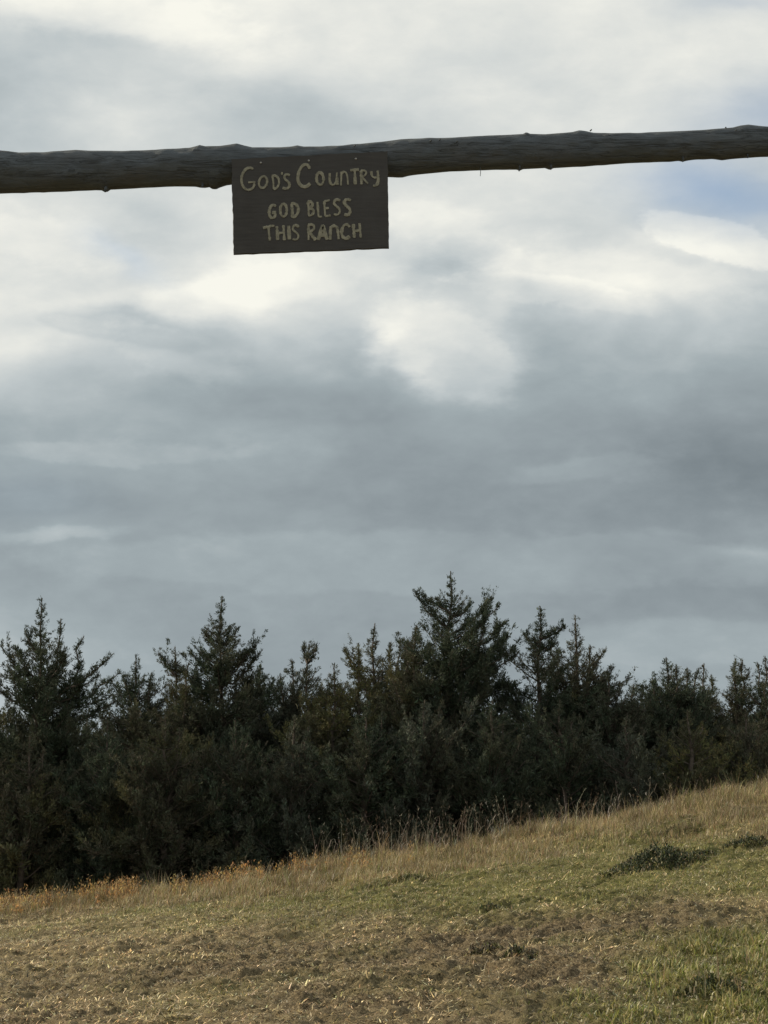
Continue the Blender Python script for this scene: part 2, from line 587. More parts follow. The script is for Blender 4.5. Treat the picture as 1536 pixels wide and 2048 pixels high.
def put(name, xx, yy, L, W, lean, bend, colr, mat, rng, label):
    P = np.stack([xx, yy, height(xx, yy) - 0.004], 1)
    V, q, t, C = blades(P, L, W, lean, bend, colr, rng)
    o = mesh_np(name, V, [q, t], mat, attrs={'col': C})
    tag(o, label, 'grass', kind='stuff')
    return o


M_GRASS = leaf_mat('grass_blade', 0.5, 0.35, 0.5)
# short dead thatch
r = np.random.default_rng(1)
xx, yy = scatter(260000, 8.6, 22.6, r)
keep = r.uniform(0, 1, len(xx)) < np.clip(1.15 - 0.62 * bareness(xx, yy) - 0.45 * greenness(xx, yy), 0.12, 1) * np.clip(15.0 / yy, 0.6, 1)
xx, yy = xx[keep], yy[keep]
n = len(xx)
L = r.uniform(0.02, 0.075, n) * (0.8 + 0.025 * (yy - 9))
put('dead_grass', xx, yy, L, r.uniform(0.003, 0.010, n) * (1 + 0.03 * (yy - 9)), np.clip(r.normal(1.22, 0.28, n), 0.1, 1.55), r.uniform(0, 0.5, n),
    palette(r, n, DRY, 0.38) * (0.62 + 0.85 * sm(fbm(xx * 1.3 + 4, yy * 0.9, 3, 59), 0.32, 0.68))[:, None], M_GRASS, r, 'short dead tan grass lying flat over the sunlit field')
# short green growth
r = np.random.default_rng(2)
xx, yy = scatter(420000, 8.6, 22.4, r)
g = greenness(xx, yy)
keep = r.uniform(0, 1, len(xx)) < np.clip(g * 1.05 - 0.10, 0, 1) * np.clip(15.0 / yy, 0.6, 1)
xx, yy, g = xx[keep], yy[keep], g[keep]
n = len(xx)
lush = field([GREEN[6], GREEN[7], GREEN[9]], xx, yy)
gt = fbm(xx * 6, yy * 5, 3, 57)
L = r.uniform(0.02, 0.055, n) * (0.75 + 0.9 * np.clip(lush, 0, 1)) * (0.8 + 0.03 * (yy - 9)) * (0.4 + 1.3 * sm(gt, 0.32, 0.66))
cc = palette(r, n, GRN, 0.30) * (0.85 + 0.6 * sm(fbm(xx * 4 + 3, yy * 4, 3, 58), 0.35, 0.65))[:, None]
put('green_grass', xx, yy, L, r.uniform(0.0025, 0.006, n) * (1 + 0.9 * np.clip(lush, 0, 1)), np.clip(r.normal(0.7, 0.35, n), 0.05, 1.4),
    r.uniform(0, 0.8, n), cc, M_GRASS, r, 'short green grass growing in patches through the dead turf')
# tall tan grass towards and over the crest
r = np.random.default_rng(3)
xx, yy = scatter(330000, 15.5, 24.0, r, 0.6)
crest = 17.8 + 0.02 * xx ** 2 + 1.2 * (fbm(xx * 0.8, yy * 0.8, 3, 71) - 0.5) - 0.10 * xx
crest = crest + 1.3 * sm(-xx, 1.0, 5.0)
keep = r.uniform(0, 1, len(xx)) < sm(yy + 2.2 * (fbm(xx * 2.4, yy * 1.6, 3, 73) - 0.5), crest - 0.4, crest + 1.6) * np.clip(1.1 - 0.9 * field(GREEN[:3], xx, yy), 0.15, 1)
xx, yy = xx[keep], yy[keep]
n = len(xx)
tall = 0.5 + 0.6 * sm(yy, crest[keep], 22) * (0.6 + 0.8 * fbm(xx * 2, yy * 2, 2, 81))
tuft = fbm(xx * 5, yy * 3, 3, 87)
L = r.uniform(0.05, 0.15, n) * tall * (0.4 + 1.1 * sm(tuft, 0.35, 0.68)) * np.where(r.uniform(0, 1, n) < 0.05, 1.8, 1.0)
cc = palette(r, n, TAN, 0.3) * 1.35
cc = cc * (0.8 + 0.4 * sm(fbm(xx * 3 + 9, yy * 2, 3, 88), 0.35, 0.65))[:, None]
put('tan_grass', xx, yy, L, r.uniform(0.003, 0.007, n), np.clip(np.abs(r.normal(0.25, 0.25, n)), 0, 1.2),
    r.uniform(0, 0.7, n), cc, M_GRASS, r, 'taller tan grass standing along the crest of the slope')


# tall seed-headed stalks behind the crest
def stalks(n, rng, cx, sx, y0, y1, l0, l1, cols):
    xx = rng.normal(cx, sx, n); yy = rng.uniform(y0, y1, n)
    P = np.stack([xx, yy, height(xx, yy)], 1)
    L = rng.uniform(l0, l1, n)
    c = palette(rng, n, cols, 0.25)
    lean = np.abs(rng.normal(0.1, 0.12, n))
    out = [blades(P, L, np.full(n, 0.0055), lean, rng.uniform(0.0, 0.7, n), c, rng)]
    V = out[0][0].reshape(n, 5, 3)
    tip, mid = V[:, 4], (V[:, 2] + V[:, 3]) / 2
    for k in range(4):                                 # seed head
        p = tip + (mid - tip) * rng.uniform(0, 0.45, n)[:, None]
        out.append(blades(p, rng.uniform(0.02, 0.055, n), np.full(n, 0.007), rng.uniform(0.2, 1.0, n), rng.uniform(0, 0.8, n), c * 1.1, rng))
    for k in range(2):                                 # stem leaves
        p = P + (mid - P) * rng.uniform(0.2, 1.0, n)[:, None]
        out.append(blades(p, rng.uniform(0.08, 0.22, n), np.full(n, 0.009), rng.uniform(0.3, 0.9, n), rng.uniform(0.3, 1.0, n), c, rng))
    return out


r = np.random.default_rng(4)
PALE = [(0.26, 0.22, 0.17), (0.20, 0.16, 0.12), (0.34, 0.31, 0.25), (0.10, 0.08, 0.055), (0.13, 0.09, 0.06)]
parts = []
parts += stalks(100, r, -0.1, 0.5, 22.0, 23.6, 0.25, 0.80, PALE)
parts += stalks(120, r, 1.1, 0.8, 22.0, 23.4, 0.2, 0.70, PALE)
parts += stalks(110, r, 2.9, 1.1, 21.8, 23.2, 0.15, 0.60, PALE)
parts += stalks(260, r, -0.5, 3.4, 21.8, 23.2, 0.08, 0.36, PALE)
parts += stalks(60, r, 4.6, 0.9, 21.4, 22.6, 0.12, 0.34, TAN)
V, fl, C = merge(parts)
tag(mesh_np('dry_stalks', V, fl, leaf_mat('dry_stalk', 0.7, 0.25, 0.2), attrs={'col': C}),
    'thin pale seed-headed stalks rising in front of the dark trees', 'grass', kind='stuff')
# orange and russet weeds along the left of the crest
r = np.random.default_rng(5)
n0 = 3000
xx = -5.8 + 6.2 * r.uniform(0, 1, n0) ** 1.9; yy = r.uniform(20.6, 22.3, n0)
keep = fbm(xx * 2.6, yy * 1.5, 3, 91) > 0.46 + 0.10 * sm(xx, -4, -1)
xx, yy = xx[keep], yy[keep]
P = np.stack([xx, yy, height(xx, yy)], 1)
n = len(P)
OR = [(0.40, 0.23, 0.09), (0.48, 0.30, 0.11), (0.30, 0.17, 0.075), (0.42, 0.31, 0.14), (0.26, 0.19, 0.10), (0.14, 0.11, 0.055)]
H = r.uniform(0.05, 0.30, n) * (0.6 + 0.8 * fbm(xx * 4, yy * 4, 2, 93))
parts = [blades(P, H, np.full(n, 0.006), np.abs(r.normal(0.1, 0.1, n)), r.uniform(0, 0.3, n), palette(r, n, [(0.2, 0.11, 0.05)]), r)]
cpl = palette(r, n, OR, 0.25) * 1.15
for k in range(13):
    p = P + np.stack([r.normal(0, 0.02, n), r.normal(0, 0.02, n), H * r.uniform(0.25, 1.0, n)], 1)
    parts.append(blades(p, r.uniform(0.015, 0.045, n), r.uniform(0.006, 0.016, n), r.uniform(0.0, 1.2, n), r.uniform(0, 0.6, n),
                        cpl * np.clip(1 + r.normal(0, 0.15, (n, 1)), 0.5, 1.5), r))
V, fl, C = merge(parts)
tag(mesh_np('orange_weeds', V, fl, leaf_mat('russet_leaf', 0.6, 0.45, 0.3), attrs={'col': C}),
    'orange autumn weeds along the left end of the crest', 'weeds', kind='stuff')
# pale glossy leaf bits and straw scattered on top
r = np.random.default_rng(6)
xx, yy = scatter(80000, 8.8, 21.5, r)
w = 0.3 + 0.9 * np.clip(field([GREEN[6], GREEN[7]], xx, yy), 0, 1) + 0.3 * np.clip(greenness(xx, yy), 0, 1)
keep = r.uniform(0, 1, len(xx)) < w * sm(fbm(xx * 4, yy * 5, 3, 95), 0.38, 0.62)
xx, yy = xx[keep], yy[keep]
n = len(xx)
P = np.stack([xx, yy, height(xx, yy) + 0.012], 1)
parts = [blades(P, r.uniform(0.010, 0.035, n), r.uniform(0.004, 0.010, n), r.uniform(0.9, 1.57, n), r.uniform(0, 0.3, n),
                palette(r, n, [(0.68, 0.60, 0.44), (0.58, 0.49, 0.33), (0.62, 0.60, 0.40)], 0.15), r)]
V, fl, C = merge(parts)
tag(mesh_np('straw_litter', V, fl, leaf_mat('pale_straw', 0.75, 0.3, 0.15), attrs={'col': C}),
    'pale straw and leaf bits catching the sun on the turf', 'straw', kind='stuff')
# single thin stems in the near field
r = np.random.default_rng(8)
parts = []
for px, py, h, k in ((910, 1885, 0.13, 3), (1424, 1995, 0.30, 2), (1445, 1990, 0.24, 2), (1398, 2010, 0.2, 5), (972, 1955, 0.12, 4),
                     (1345, 2035, 0.2, 3), (1330, 1985, 0.16, 4), (1480, 2000, 0.18, 4), (1442, 1640, 0.18, 5), (1500, 1930, 0.16, 5), (1330, 1690, 0.16, 2)):
    p = on_ground(px, py)
    P = np.stack([p[0] + r.normal(0, 0.02, k), p[1] + r.normal(0, 0.03, k)], 1)
    P = np.concatenate([P, height(P[:, 0], P[:, 1])[:, None]], 1)
    parts.append(blades(P, h * r.uniform(0.6, 1.1, k), np.full(k, 0.006), np.abs(r.normal(0.08, 0.08, k)), r.uniform(0, 0.4, k),
                        palette(r, k, TAN, 0.1), r))
V, fl, C = merge(parts)
tag(mesh_np('dry_stems', V, fl, M_GRASS, attrs={'col': C}), 'few thin dry stems sticking up from the near turf', 'grass', kind='stuff')


# leafy dark weed clumps on the humps
def clump(px, py, rx, h, n, label, seed, cols, flat=0.75):
    r = np.random.default_rng(seed)
    p = on_ground(px, py)
    gz = float(height(np.array([p[0]]), np.array([p[1]]))[0])
    a = r.uniform(0, 2 * math.pi, n); rr = r.uniform(0, 1, n) ** 0.62
    edge_ = 0.6 + 0.8 * fbm(np.cos(a) * 1.7 + seed, np.sin(a) * 1.7, 3, seed)
    lx = np.cos(a) * rr * rx * edge_; ly = np.sin(a) * rr * rx * flat * edge_
    gh = height(p[0] + lx, p[1] + ly) - gz
    top = h * (1 - rr) * (0.4 + 1.3 * fbm(lx * 11 + 5, ly * 11, 3, seed))
    P = np.stack([lx, ly, gh + top * r.uniform(0.0, 1, n)], 1)
    cc = palette(r, n, cols, 0.35)
    mixd = (r.uniform(0, 1, n) < 0.04 + 0.5 * rr ** 2)[:, None]
    cc = np.where(mixd, palette(r, n, DRY[:3] + GRN[:2], 0.2), cc)
    V, q, t, C = blades(P, r.uniform(0.018, 0.05, n), r.uniform(0.006, 0.016, n), r.uniform(0.2, 1.5, n), r.uniform(0, 0.8, n), cc, r)
    o = mesh_np('weed_clump', V, [q, t], M_WEED, None, {'col': C})
    o.location = (p[0], p[1], gz)
    tag(o, label, 'weeds', 'dark weed clumps in the field')


M_WEED = leaf_mat('weed_leaf', 0.6, 0.15, 0.3)
WD = [(0.030, 0.044, 0.018), (0.040, 0.055, 0.022), (0.024, 0.032, 0.016), (0.055, 0.07, 0.026)]
WG = [(0.085, 0.095, 0.035), (0.07, 0.08, 0.03), (0.12, 0.12, 0.045)]
WB = [(0.09, 0.075, 0.045), (0.06, 0.05, 0.032), (0.13, 0.105, 0.065)]
clump(1308, 1740, 0.54, 0.19, 6000, 'largest dark weed clump on the earth hump right of the field', 21, WD)
clump(1385, 1722, 0.34, 0.06, 1100, 'low dark weed clump trailing off the right side of the largest clump', 22, WD)
clump(1488, 1692, 0.26, 0.09, 1000, 'dark rounded weed clump near the right edge of the photo below the crest', 23, WD)
clump(818, 1765, 0.28, 0.07, 1100, 'green weed clump in the middle of the field close to the tan crest grass', 24, WG)
clump(985, 1830, 0.15, 0.045, 500, 'small dark tuft between the middle green clump and the brown patches', 25, WD + WG)
clump(966, 1918, 0.16, 0.045, 500, 'left one of two small dull tufts on bare ground in the near field', 26, WB)
clump(1036, 1927, 0.14, 0.035, 450, 'right one of two small dull tufts on bare ground in the near field', 27, WB + WD)
clump(1345, 1668, 0.30, 0.07, 700, 'brownish green weed clump above the largest clump at the edge of tan grass', 28, WG + WB)
clump(1425, 2000, 0.22, 0.05, 600, 'dark weed clump among lush grass in the lower right corner', 29, WG + WD)


# ------------------------------------------------------------------ cedar trees
M_FOL = leaf_mat('cedar_foliage', 0.8, 0.12, 0.15, 0.85, 1.1)
M_BARK_, ntb, bb = nodes('cedar_bark')
tb = ntb.nodes.new('ShaderNodeTexCoord').outputs['Object']
ntb.links.new(ramp(ntb, noise(tb, 14, 5, 0.6, nt=ntb).outputs[0], [(0.3, (0.05, 0.038, 0.03)), (0.7, (0.14, 0.11, 0.085))]), bb.inputs['Base Color'])
bb.inputs['Roughness'].default_value = 0.9


def tube(pts, rads, sides=5):
    pts = np.asarray(pts); n = len(pts)
    t = np.gradient(pts, axis=0); t /= np.linalg.norm(t, axis=1)[:, None] + 1e-9
    ref = np.array([0.13, 0.97, 0.2])
    a = np.cross(t, ref); a /= np.linalg.norm(a, axis=1)[:, None] + 1e-9
    b = np.cross(t, a)
    an = np.arange(sides) * 2 * math.pi / sides
    V = pts[:, None] + np.asarray(rads)[:, None, None] * (a[:, None] * np.cos(an)[None, :, None] + b[:, None] * np.sin(an)[None, :, None])
    V = V.reshape(-1, 3)
    i = np.arange(n - 1)[:, None] * sides; k = np.arange(sides)[None]
    k2 = (k + 1) % sides
    q = np.stack([(i + k).ravel(), (i + k2).ravel(), (i + sides + k2).ravel(), (i + sides + k).ravel()], 1)
    return V, q


def merge_q(parts):
    Vs, qs, o = [], [], 0
    for V, q in parts:
        Vs.append(V); qs.append(q + o); o += len(V)
    return np.concatenate(Vs), np.concatenate(qs)


FK = 1.42
FOL_COLS = {'dark': [(0.038, 0.050, 0.031), (0.050, 0.062, 0.040), (0.032, 0.041, 0.027), (0.058, 0.068, 0.047)],
            'olive': [(0.085, 0.085, 0.035), (0.070, 0.072, 0.035), (0.10, 0.090, 0.040), (0.055, 0.058, 0.03)],
            'brown': [(0.058, 0.056, 0.038), (0.068, 0.062, 0.042), (0.048, 0.050, 0.033), (0.055, 0.062, 0.038)],
            'grey': [(0.052, 0.060, 0.043), (0.064, 0.070, 0.052), (0.042, 0.048, 0.035), (0.075, 0.080, 0.06)]}


def spray(centers, dirs, size, per, rng):
    """needle-like scale leaves, per leaves at each centre, pointing roughly along dirs"""
    n = len(centers) * per
    c = np.repeat(centers, per, 0)
    d = np.repeat(dirs, per, 0) + rng.normal(0, 0.45, (n, 3))
    d /= np.linalg.norm(d, axis=1)[:, None]
    s = np.repeat(size, per)
    c = c + rng.normal(0, 1, (n, 3)) * (s * 0.42)[:, None]
    side = np.cross(d, rng.normal(0, 1, (n, 3))); side /= np.linalg.norm(side, axis=1)[:, None] + 1e-9
    L = s * rng.uniform(0.5, 1.5, n); W = L * rng.uniform(0.16, 0.32, n)
    a = c - side * (W * 0.3)[:, None]; b = c + side * (W * 0.3)[:, None]
    m = c + d * (L * 0.5)[:, None]
    V = np.stack([a, b, m + side * (W * 0.5)[:, None], c + d * L[:, None], m - side * (W * 0.5)[:, None]], 1).reshape(-1, 3)
    k = np.arange(n) * 5
    return V, np.stack([k, k + 1, k + 2, k + 4], 1), np.stack([k + 4, k + 2, k + 3], 1), n


def branch_path(p0, d, L, up, n=7, rng=None):
    """a limb starting along d and curving upward"""
    pts = [p0]; v = d.copy()
    for i in range(n - 1):
        v = v + np.array([0, 0, up / (n - 1)]) + (rng.normal(0, 0.07, 3) if rng is not None else 0)
        v /= np.linalg.norm(v)
        pts.append(pts[-1] + v * L / (n - 1))
    return np.array(pts)


def build_tree(seed, root, leaders, arms, kind, rmax, slope, dens, patchy=0.0):
    """leaders: list of (tip xyz, share of crown); arms: list of (tip xyz, start height). World space in, local out"""
    rng = np.random.default_rng(seed)
    trunk, cen, dr, sz, colf = [], [], [], [], []
    root = np.asarray(root, float)
    main = leaders[0][0]
    H = main[2] - root[2]

    def axis_path(tip, z0f):
        if z0f <= 0:
            a = root.copy()
        else:
            a = root + (main - root) * z0f
        n = 12
        t = np.linspace(0, 1, n)[:, None]
        k = np.clip(t * 1.0, 0, 1) ** (0.75 if z0f > 0 else 1.0)
        p = a + (tip - a) * np.concatenate([k, k, t], 1)
        p[1:-1, :2] += rng.normal(0, 0.025, (n - 2, 2))
        return p

    def foliage_on(path, L, tipsize=0.045, fat=1.0, from_=0.15):
        n = max(3, int(L * 52 * dens))
        t = np.sort(rng.uniform(from_, 1.0, n) ** 0.85)
        f = t * (len(path) - 1)
        i = np.minimum(f.astype(int), len(path) - 2)
        p = path[i] + (path[i + 1] - path[i]) * (f - i)[:, None]
        d = path[i + 1] - path[i]
        d /= np.linalg.norm(d, axis=1)[:, None] + 1e-9
        rad = fat * (0.010 + 0.125 * np.minimum(L, 1.2) * (1 - t) ** 1.0) * (0.35 + 1.3 * vnoise(t * L * 7, np.full(n, seed * 3.1 + L), 5))
        off_ = rng.normal(0, 1, (n, 3)); off_[:, 2] = off_[:, 2] * 0.6 + 0.25
        off_ /= np.linalg.norm(off_, axis=1)[:, None]
        cen.append(p + off_ * rad[:, None])
        dd = d * 0.9 + off_ * 0.7 + np.array([0, 0, 0.22])
        dr.append(dd / np.linalg.norm(dd, axis=1)[:, None])
        sz.append((tipsize * (1.25 - 0.5 * t) + 0.012 * (1 - t)) * rng.uniform(0.75, 1.3, n))
        colf.append(np.full(n, rng.normal(0, 0.2)))

    for li, (tip, share) in enumerate(leaders):
        z0f = 0 if li == 0 else rng.uniform(0.35, 0.5)
        if li and tip[2] - root[2] < H * 0.6:
            z0f = 0.25
        path = axis_path(np.asarray(tip, float), z0f)
        Ll = np.linalg.norm(path[-1] - path[0])
        r0 = 0.085 if li == 0 else 0.045
        rads = np.linspace(r0, 0.008, len(path))
        trunk.append(tube(path, rads, 6))
        zz, lv = 0.10, []
        while zz < Ll * (0.97 if li == 0 else 0.85):            # whorls, counted down from the tip
            lv.append((zz, rng.choice([0.55, 0.8, 1.0, 1.25]) * rng.uniform(0.85, 1.1)))
            zz += (0.075 + 0.045 * min(zz, 2.0)) * rng.uniform(0.7, 1.4)
        ph = rng.uniform(0, 6.28)
        nleaf = {}
        for below, wl in lv:
          for j in range(int(rng.integers(2, 4)) if below < 0.5 else int(rng.integers(4, 6))):
            t = 1 - (below + rng.normal(0, 0.02)) / Ll
            t = min(max(t, 0.03), 0.99)
            f = t * (len(path) - 1); i = min(int(f), len(path) - 2)
            p = path[i] + (path[i + 1] - path[i]) * (f - i)
            Lb = min(rmax * share * rng.uniform(0.8, 1.1), 0.045 + slope * 1.12 * share * (below ** 1.3) * wl * rng.uniform(0.65, 1.2))
            if rng.uniform() < 0.05:
                Lb *= 1.4
            ph += 2.4 + rng.normal(0, 0.5)
            el = math.radians(rng.uniform(8, 38))
            d = np.array([math.cos(ph) * math.cos(el), math.sin(ph) * math.cos(el), math.sin(el)])
            bp = branch_path(p, d, Lb, rng.uniform(0.1, 0.75), 6, rng)
            if Lb > 0.3:
                trunk.append(tube(bp, np.linspace(0.014 if Lb > 0.6 else 0.009, 0.003, len(bp)), 4))
            foliage_on(bp, Lb, 0.030 if below < 1.6 else 0.046, 0.75 if below < 0.8 else 1.0, 0.0 if Lb < 0.5 else 0.12)
            if Lb > 0.55:                              # side branchlets
                for q in range(int(Lb * 5)):
                    f = rng.uniform(0.35, 0.95) * (len(bp) - 1); i = min(int(f), len(bp) - 2)
                    q0 = bp[i] + (bp[i + 1] - bp[i]) * (f - i)
                    dv = (bp[i + 1] - bp[i]); dv /= np.linalg.norm(dv) + 1e-9
                    dv = dv * 0.6 + rng.normal(0, 0.5, 3) + np.array([0, 0, 0.3])
                    dv /= np.linalg.norm(dv)
                    foliage_on(branch_path(q0, dv, Lb * rng.uniform(0.2, 0.45), 0.5, 5, rng), Lb * 0.3, 0.034 if below < 1.6 else 0.045, 0.6, 0.0)
        # thin twiggy tip
        foliage_on(path[-2:], 0.35, 0.026, 0.22, 0.0)
    for tip, z0 in arms:
        tip = np.asarray(tip, float)
        a = root + (main - root) * ((z0 - root[2]) / (main[2] - root[2]))
        n = 9
        t = np.linspace(0, 1, n)[:, None]
        L = np.linalg.norm(tip - a)
        path = a + (tip - a) * t
        path[:, 2] -= 0.10 * L * np.sin(t[:, 0] * math.pi)
        path[1:-1] += rng.normal(0, 0.02, (n - 2, 3))
        trunk.append(tube(path, np.linspace(0.03, 0.006, n), 5))
        foliage_on(path, L * 1.6, 0.036, 0.6, 0.1)
        for q in range(int(L * 11)):
            f = rng.uniform(0.25, 0.97) * (n - 1); i = min(int(f), n - 2)
            q0 = path[i] + (path[i + 1] - path[i]) * (f - i)
            dv = (path[i + 1] - path[i]); dv /= np.linalg.norm(dv)
            dv = dv * 0.7 + rng.normal(0, 0.35, 3) + np.array([0, 0, 0.45])
            dv /= np.linalg.norm(dv)
            Lq = (0.10 + 0.38 * (1 - f / (n - 1))) * rng.uniform(0.5, 1.2)
            foliage_on(branch_path(q0, dv, Lq, 0.4, 5, rng), Lq * 1.2, 0.032, 0.5, 0.0)
    cen = np.concatenate(cen); dr = np.concatenate(dr); sz = np.concatenate(sz); colf = np.concatenate(colf)
    per = 7
    V, q, t, n = spray(cen, dr, sz, per, rng)
    base = FK * palette(rng, len(cen), FOL_COLS[kind], 0.12)
    base = base * np.clip(1 + 0.5 * colf[:, None], 0.55, 1.6)
    # patches of the crown that are bronzed
    pn = fbm(cen[:, 0] * 2.2 + seed, cen[:, 2] * 2.2 + cen[:, 1], 2, seed)
    k = sm(pn, 0.52, 0.66)[:, None] * 0.6
    base = base * (1 - k) + FK * palette(rng, len(cen), FOL_COLS['brown' if kind != 'brown' else 'olive'], 0.15) * k
    C = np.repeat(np.repeat(base, per, 0) * np.clip(1 + rng.normal(0, 0.13, (n, 1)), 0.5, 1.6), 5, 0)
    TV, tq = merge_q(trunk)
    return (V - root, q, t, C), (TV - root, tq)


GROUP = 'cedar trees in the row beyond the crest'


def tree(seed, label, D, tops, arms=(), kind='dark', rmax=1.25, slope=0.42, dens=1.0, xroot=None):
    """tops: (px, py, share) of each leader, the first is the trunk; arms: (px, py, py of the start)"""
    tips = []
    rg = np.random.default_rng(seed + 500)
    for k, (px, py, s) in enumerate(tops):
        tips.append((at(px, py, D + (0 if k == 0 else rg.normal(0, 0.35))), s))
    m = tips[0][0]
    x0 = m[0] + rg.normal(0, 0.08)
    root = np.array([x0, D, float(height(np.array([x0]), np.array([D]))[0]) - 0.03])
    ar = [(at(a, b, D + rg.normal(0, 0.3)), at(tops[0][0], c, D)[2]) for a, b, c in arms]
    crown, trunk = build_tree(seed, root, tips, ar, kind, rmax, slope, dens)
    e = empty('cedar_tree', root)
    tag(e, label, 'tree', GROUP)
    mesh_np('crown', crown[0], [crown[1], crown[2]], M_FOL, e, {'col': crown[3]})
    mesh_np('trunk', trunk[0], [trunk[1]], M_BARK_, e, smooth=True)
    return e


tree(101, 'broad cedar at the left edge with two long arms reaching out of the picture', 27.0,
     [(84, 1196, 1.0), (122, 1238, 0.45), (168, 1272, 0.6)], [(0, 1290, 1370), (-8, 1372, 1420), (228, 1306, 1400), (240, 1345, 1420), (235, 1400, 1450), (50, 1262, 1310), (196, 1352, 1410), (14, 1330, 1400)],
     'dark', 1.2, 0.34)
tree(102, 'cedar mostly cut off by the left edge, low under the long arms', 26.3, [(-50, 1395, 1.0)], [(15, 1425, 1480)], 'brown', 1.2, 0.55)
tree(103, 'small pointed cedar between the broad left cedar and the tall left spire', 28.5, [(272, 1308, 1.0), (303, 1345, 0.6)], [(243, 1352, 1395)], 'dark', 1.1, 0.52)
tree(104, 'short cedar with a crooked left horn leaning on the tall left spire', 27.8, [(350, 1294, 1.0), (378, 1325, 0.8)], [(318, 1306, 1350)], 'brown', 1.1, 0.40)
tree(105, 'tall slender spire-topped cedar, second from the left in height', 28.0, [(445, 1192, 1.0)],
     [(512, 1288, 1350), (524, 1300, 1375), (378, 1302, 1345), (474, 1256, 1290), (408, 1264, 1290)], 'dark', 1.15, 0.46)
tree(106, 'low cedar with a thin tip just right of the tall left spire', 29.0, [(521, 1328, 1.0), (497, 1372, 0.8)], [], 'dark', 1.1, 0.5)
tree(107, 'left half of the twin low grey cedars near the middle', 28.6, [(584, 1318, 1.0), (560, 1350, 0.8)], [], 'grey', 1.1, 0.5)
tree(108, 'grey cedar with a bare forked antler-like top', 28.2, [(618, 1288, 0.9)], [(604, 1296, 1325), (632, 1292, 1322)], 'grey', 1.05, 0.38, 1.0)
tree(109, 'yellowish olive cedar, the lowest top in the middle of the row', 26.8, [(668, 1328, 1.0), (640, 1375, 0.9)], [], 'olive', 1.15, 0.58)
tree(110, 'olive cedar with a bare slanting twig left of its tip', 28.0, [(716, 1286, 1.0)], [(688, 1300, 1345)], 'olive', 1.1, 0.40)
tree(111, 'thin wispy-topped cedar left of the tallest tree', 28.8, [(750, 1246, 0.9), (782, 1284, 0.7), (800, 1276, 0.6)], [], 'brown', 1.1, 0.36)
tree(112, 'bushy cedar shoulder against the left flank of the tallest tree', 27.4, [(833, 1252, 1.0), (812, 1290, 0.9)], [], 'brown', 1.2, 0.5)
tree(113, 'tallest cedar with many upswept arms right of the middle', 27.6, [(901, 1142, 1.0), (975, 1196, 0.55)],
     [(829, 1184, 1260), (942, 1206, 1235), (1000, 1208, 1290), (1017, 1240, 1320), (1018, 1272, 1345), (1040, 1300, 1370), (870, 1197, 1225), (985, 1195, 1270)], 'dark', 1.38, 0.44)
tree(114, 'dark cedar with a knobbly bare-stemmed tip right of the tallest tree', 27.9, [(1080, 1212, 1.0)],
     [(1127, 1252, 1275), (1115, 1282, 1300), (1045, 1268, 1285)], 'dark', 1.15, 0.50)
tree(115, 'cedar with a separate thin topknot above its crown', 28.4, [(1150, 1230, 0.9), (1180, 1290, 0.8)], [(1210, 1302, 1380), (1228, 1332, 1400)], 'brown', 1.15, 0.48)
tree(116, 'sloping-shouldered cedar where the row steps down to the right', 28.0, [(1215, 1338, 1.0), (1240, 1362, 0.8)], [], 'dark', 1.15, 0.6)
tree(117, 'tiny cedar top in the dip of the row', 30.0, [(1268, 1368, 1.0), (1285, 1370, 0.8)], [], 'grey', 1.1, 0.55)
tree(118, 'wide flat-topped cedar in the right part of the row', 28.8, [(1332, 1314, 1.0), (1352, 1330, 0.9), (1375, 1336, 0.9), (1398, 1336, 0.8), (1305, 1355, 0.9)], [], 'dark', 1.15, 0.60)
tree(119, 'narrow pointed cedar right of the flat-topped one', 30.5, [(1408, 1326, 1.0), (1422, 1350, 0.7)], [], 'brown', 1.1, 0.45)
tree(120, 'cedar with a double tip near the right edge', 29.8, [(1471, 1318, 1.0), (1485, 1320, 0.8)], [(1500, 1345, 1365)], 'brown', 1.2, 0.46)
tree(121, 'cedar cut by the right edge of the photo', 29.3, [(1530, 1312, 1.0), (1515, 1325, 0.7)], [], 'dark', 1.2, 0.42)
tree(122, 'cedar beyond the right edge of the photo', 29.0, [(1610, 1330, 1.0)], [], 'dark', 1.2, 0.5)
# lower cedars standing in front of and between the others
LOWL = ['brownish low cedar in the lower left corner of the row', 'low dark cedar under the right arm of the broad left cedar', 'brownish low cedar under the crooked-horn cedar',
        'low dark cedar in front of the foot of the tall left spire', 'low grey cedar in front of the twin grey cedars', 'low dark cedar under the bare slanting twig tree',
        'low grey cedar at the left foot of the tallest tree', 'low dark cedar at the right foot of the tallest tree', 'low dark cedar below the thin topknot tree',
        'low grey cedar where the row steps down', 'low olive cedar below the flat-topped cedar', 'low brownish cedar below the double-tipped cedar']
for k, (px, py, D, kd) in enumerate(((60, 1470, 25.9, 'brown'), (215, 1440, 26.2, 'dark'), (330, 1430, 25.8, 'brown'), (470, 1440, 26.0, 'dark'), (590, 1430, 26.0, 'grey'),
                                     (735, 1400, 25.8, 'dark'), (850, 1400, 26.1, 'grey'), (985, 1400, 25.9, 'dark'), (1120, 1400, 26.2, 'dark'),
                                     (1255, 1430, 26.0, 'grey'), (1375, 1420, 26.1, 'olive'), (1490, 1420, 26.3, 'brown'))):
    tree(140 + k, LOWL[k], D, [(px, py, 1.0), (px + 28, py + 25, 0.8)], [], kd, 1.15, 0.62, 0.9)
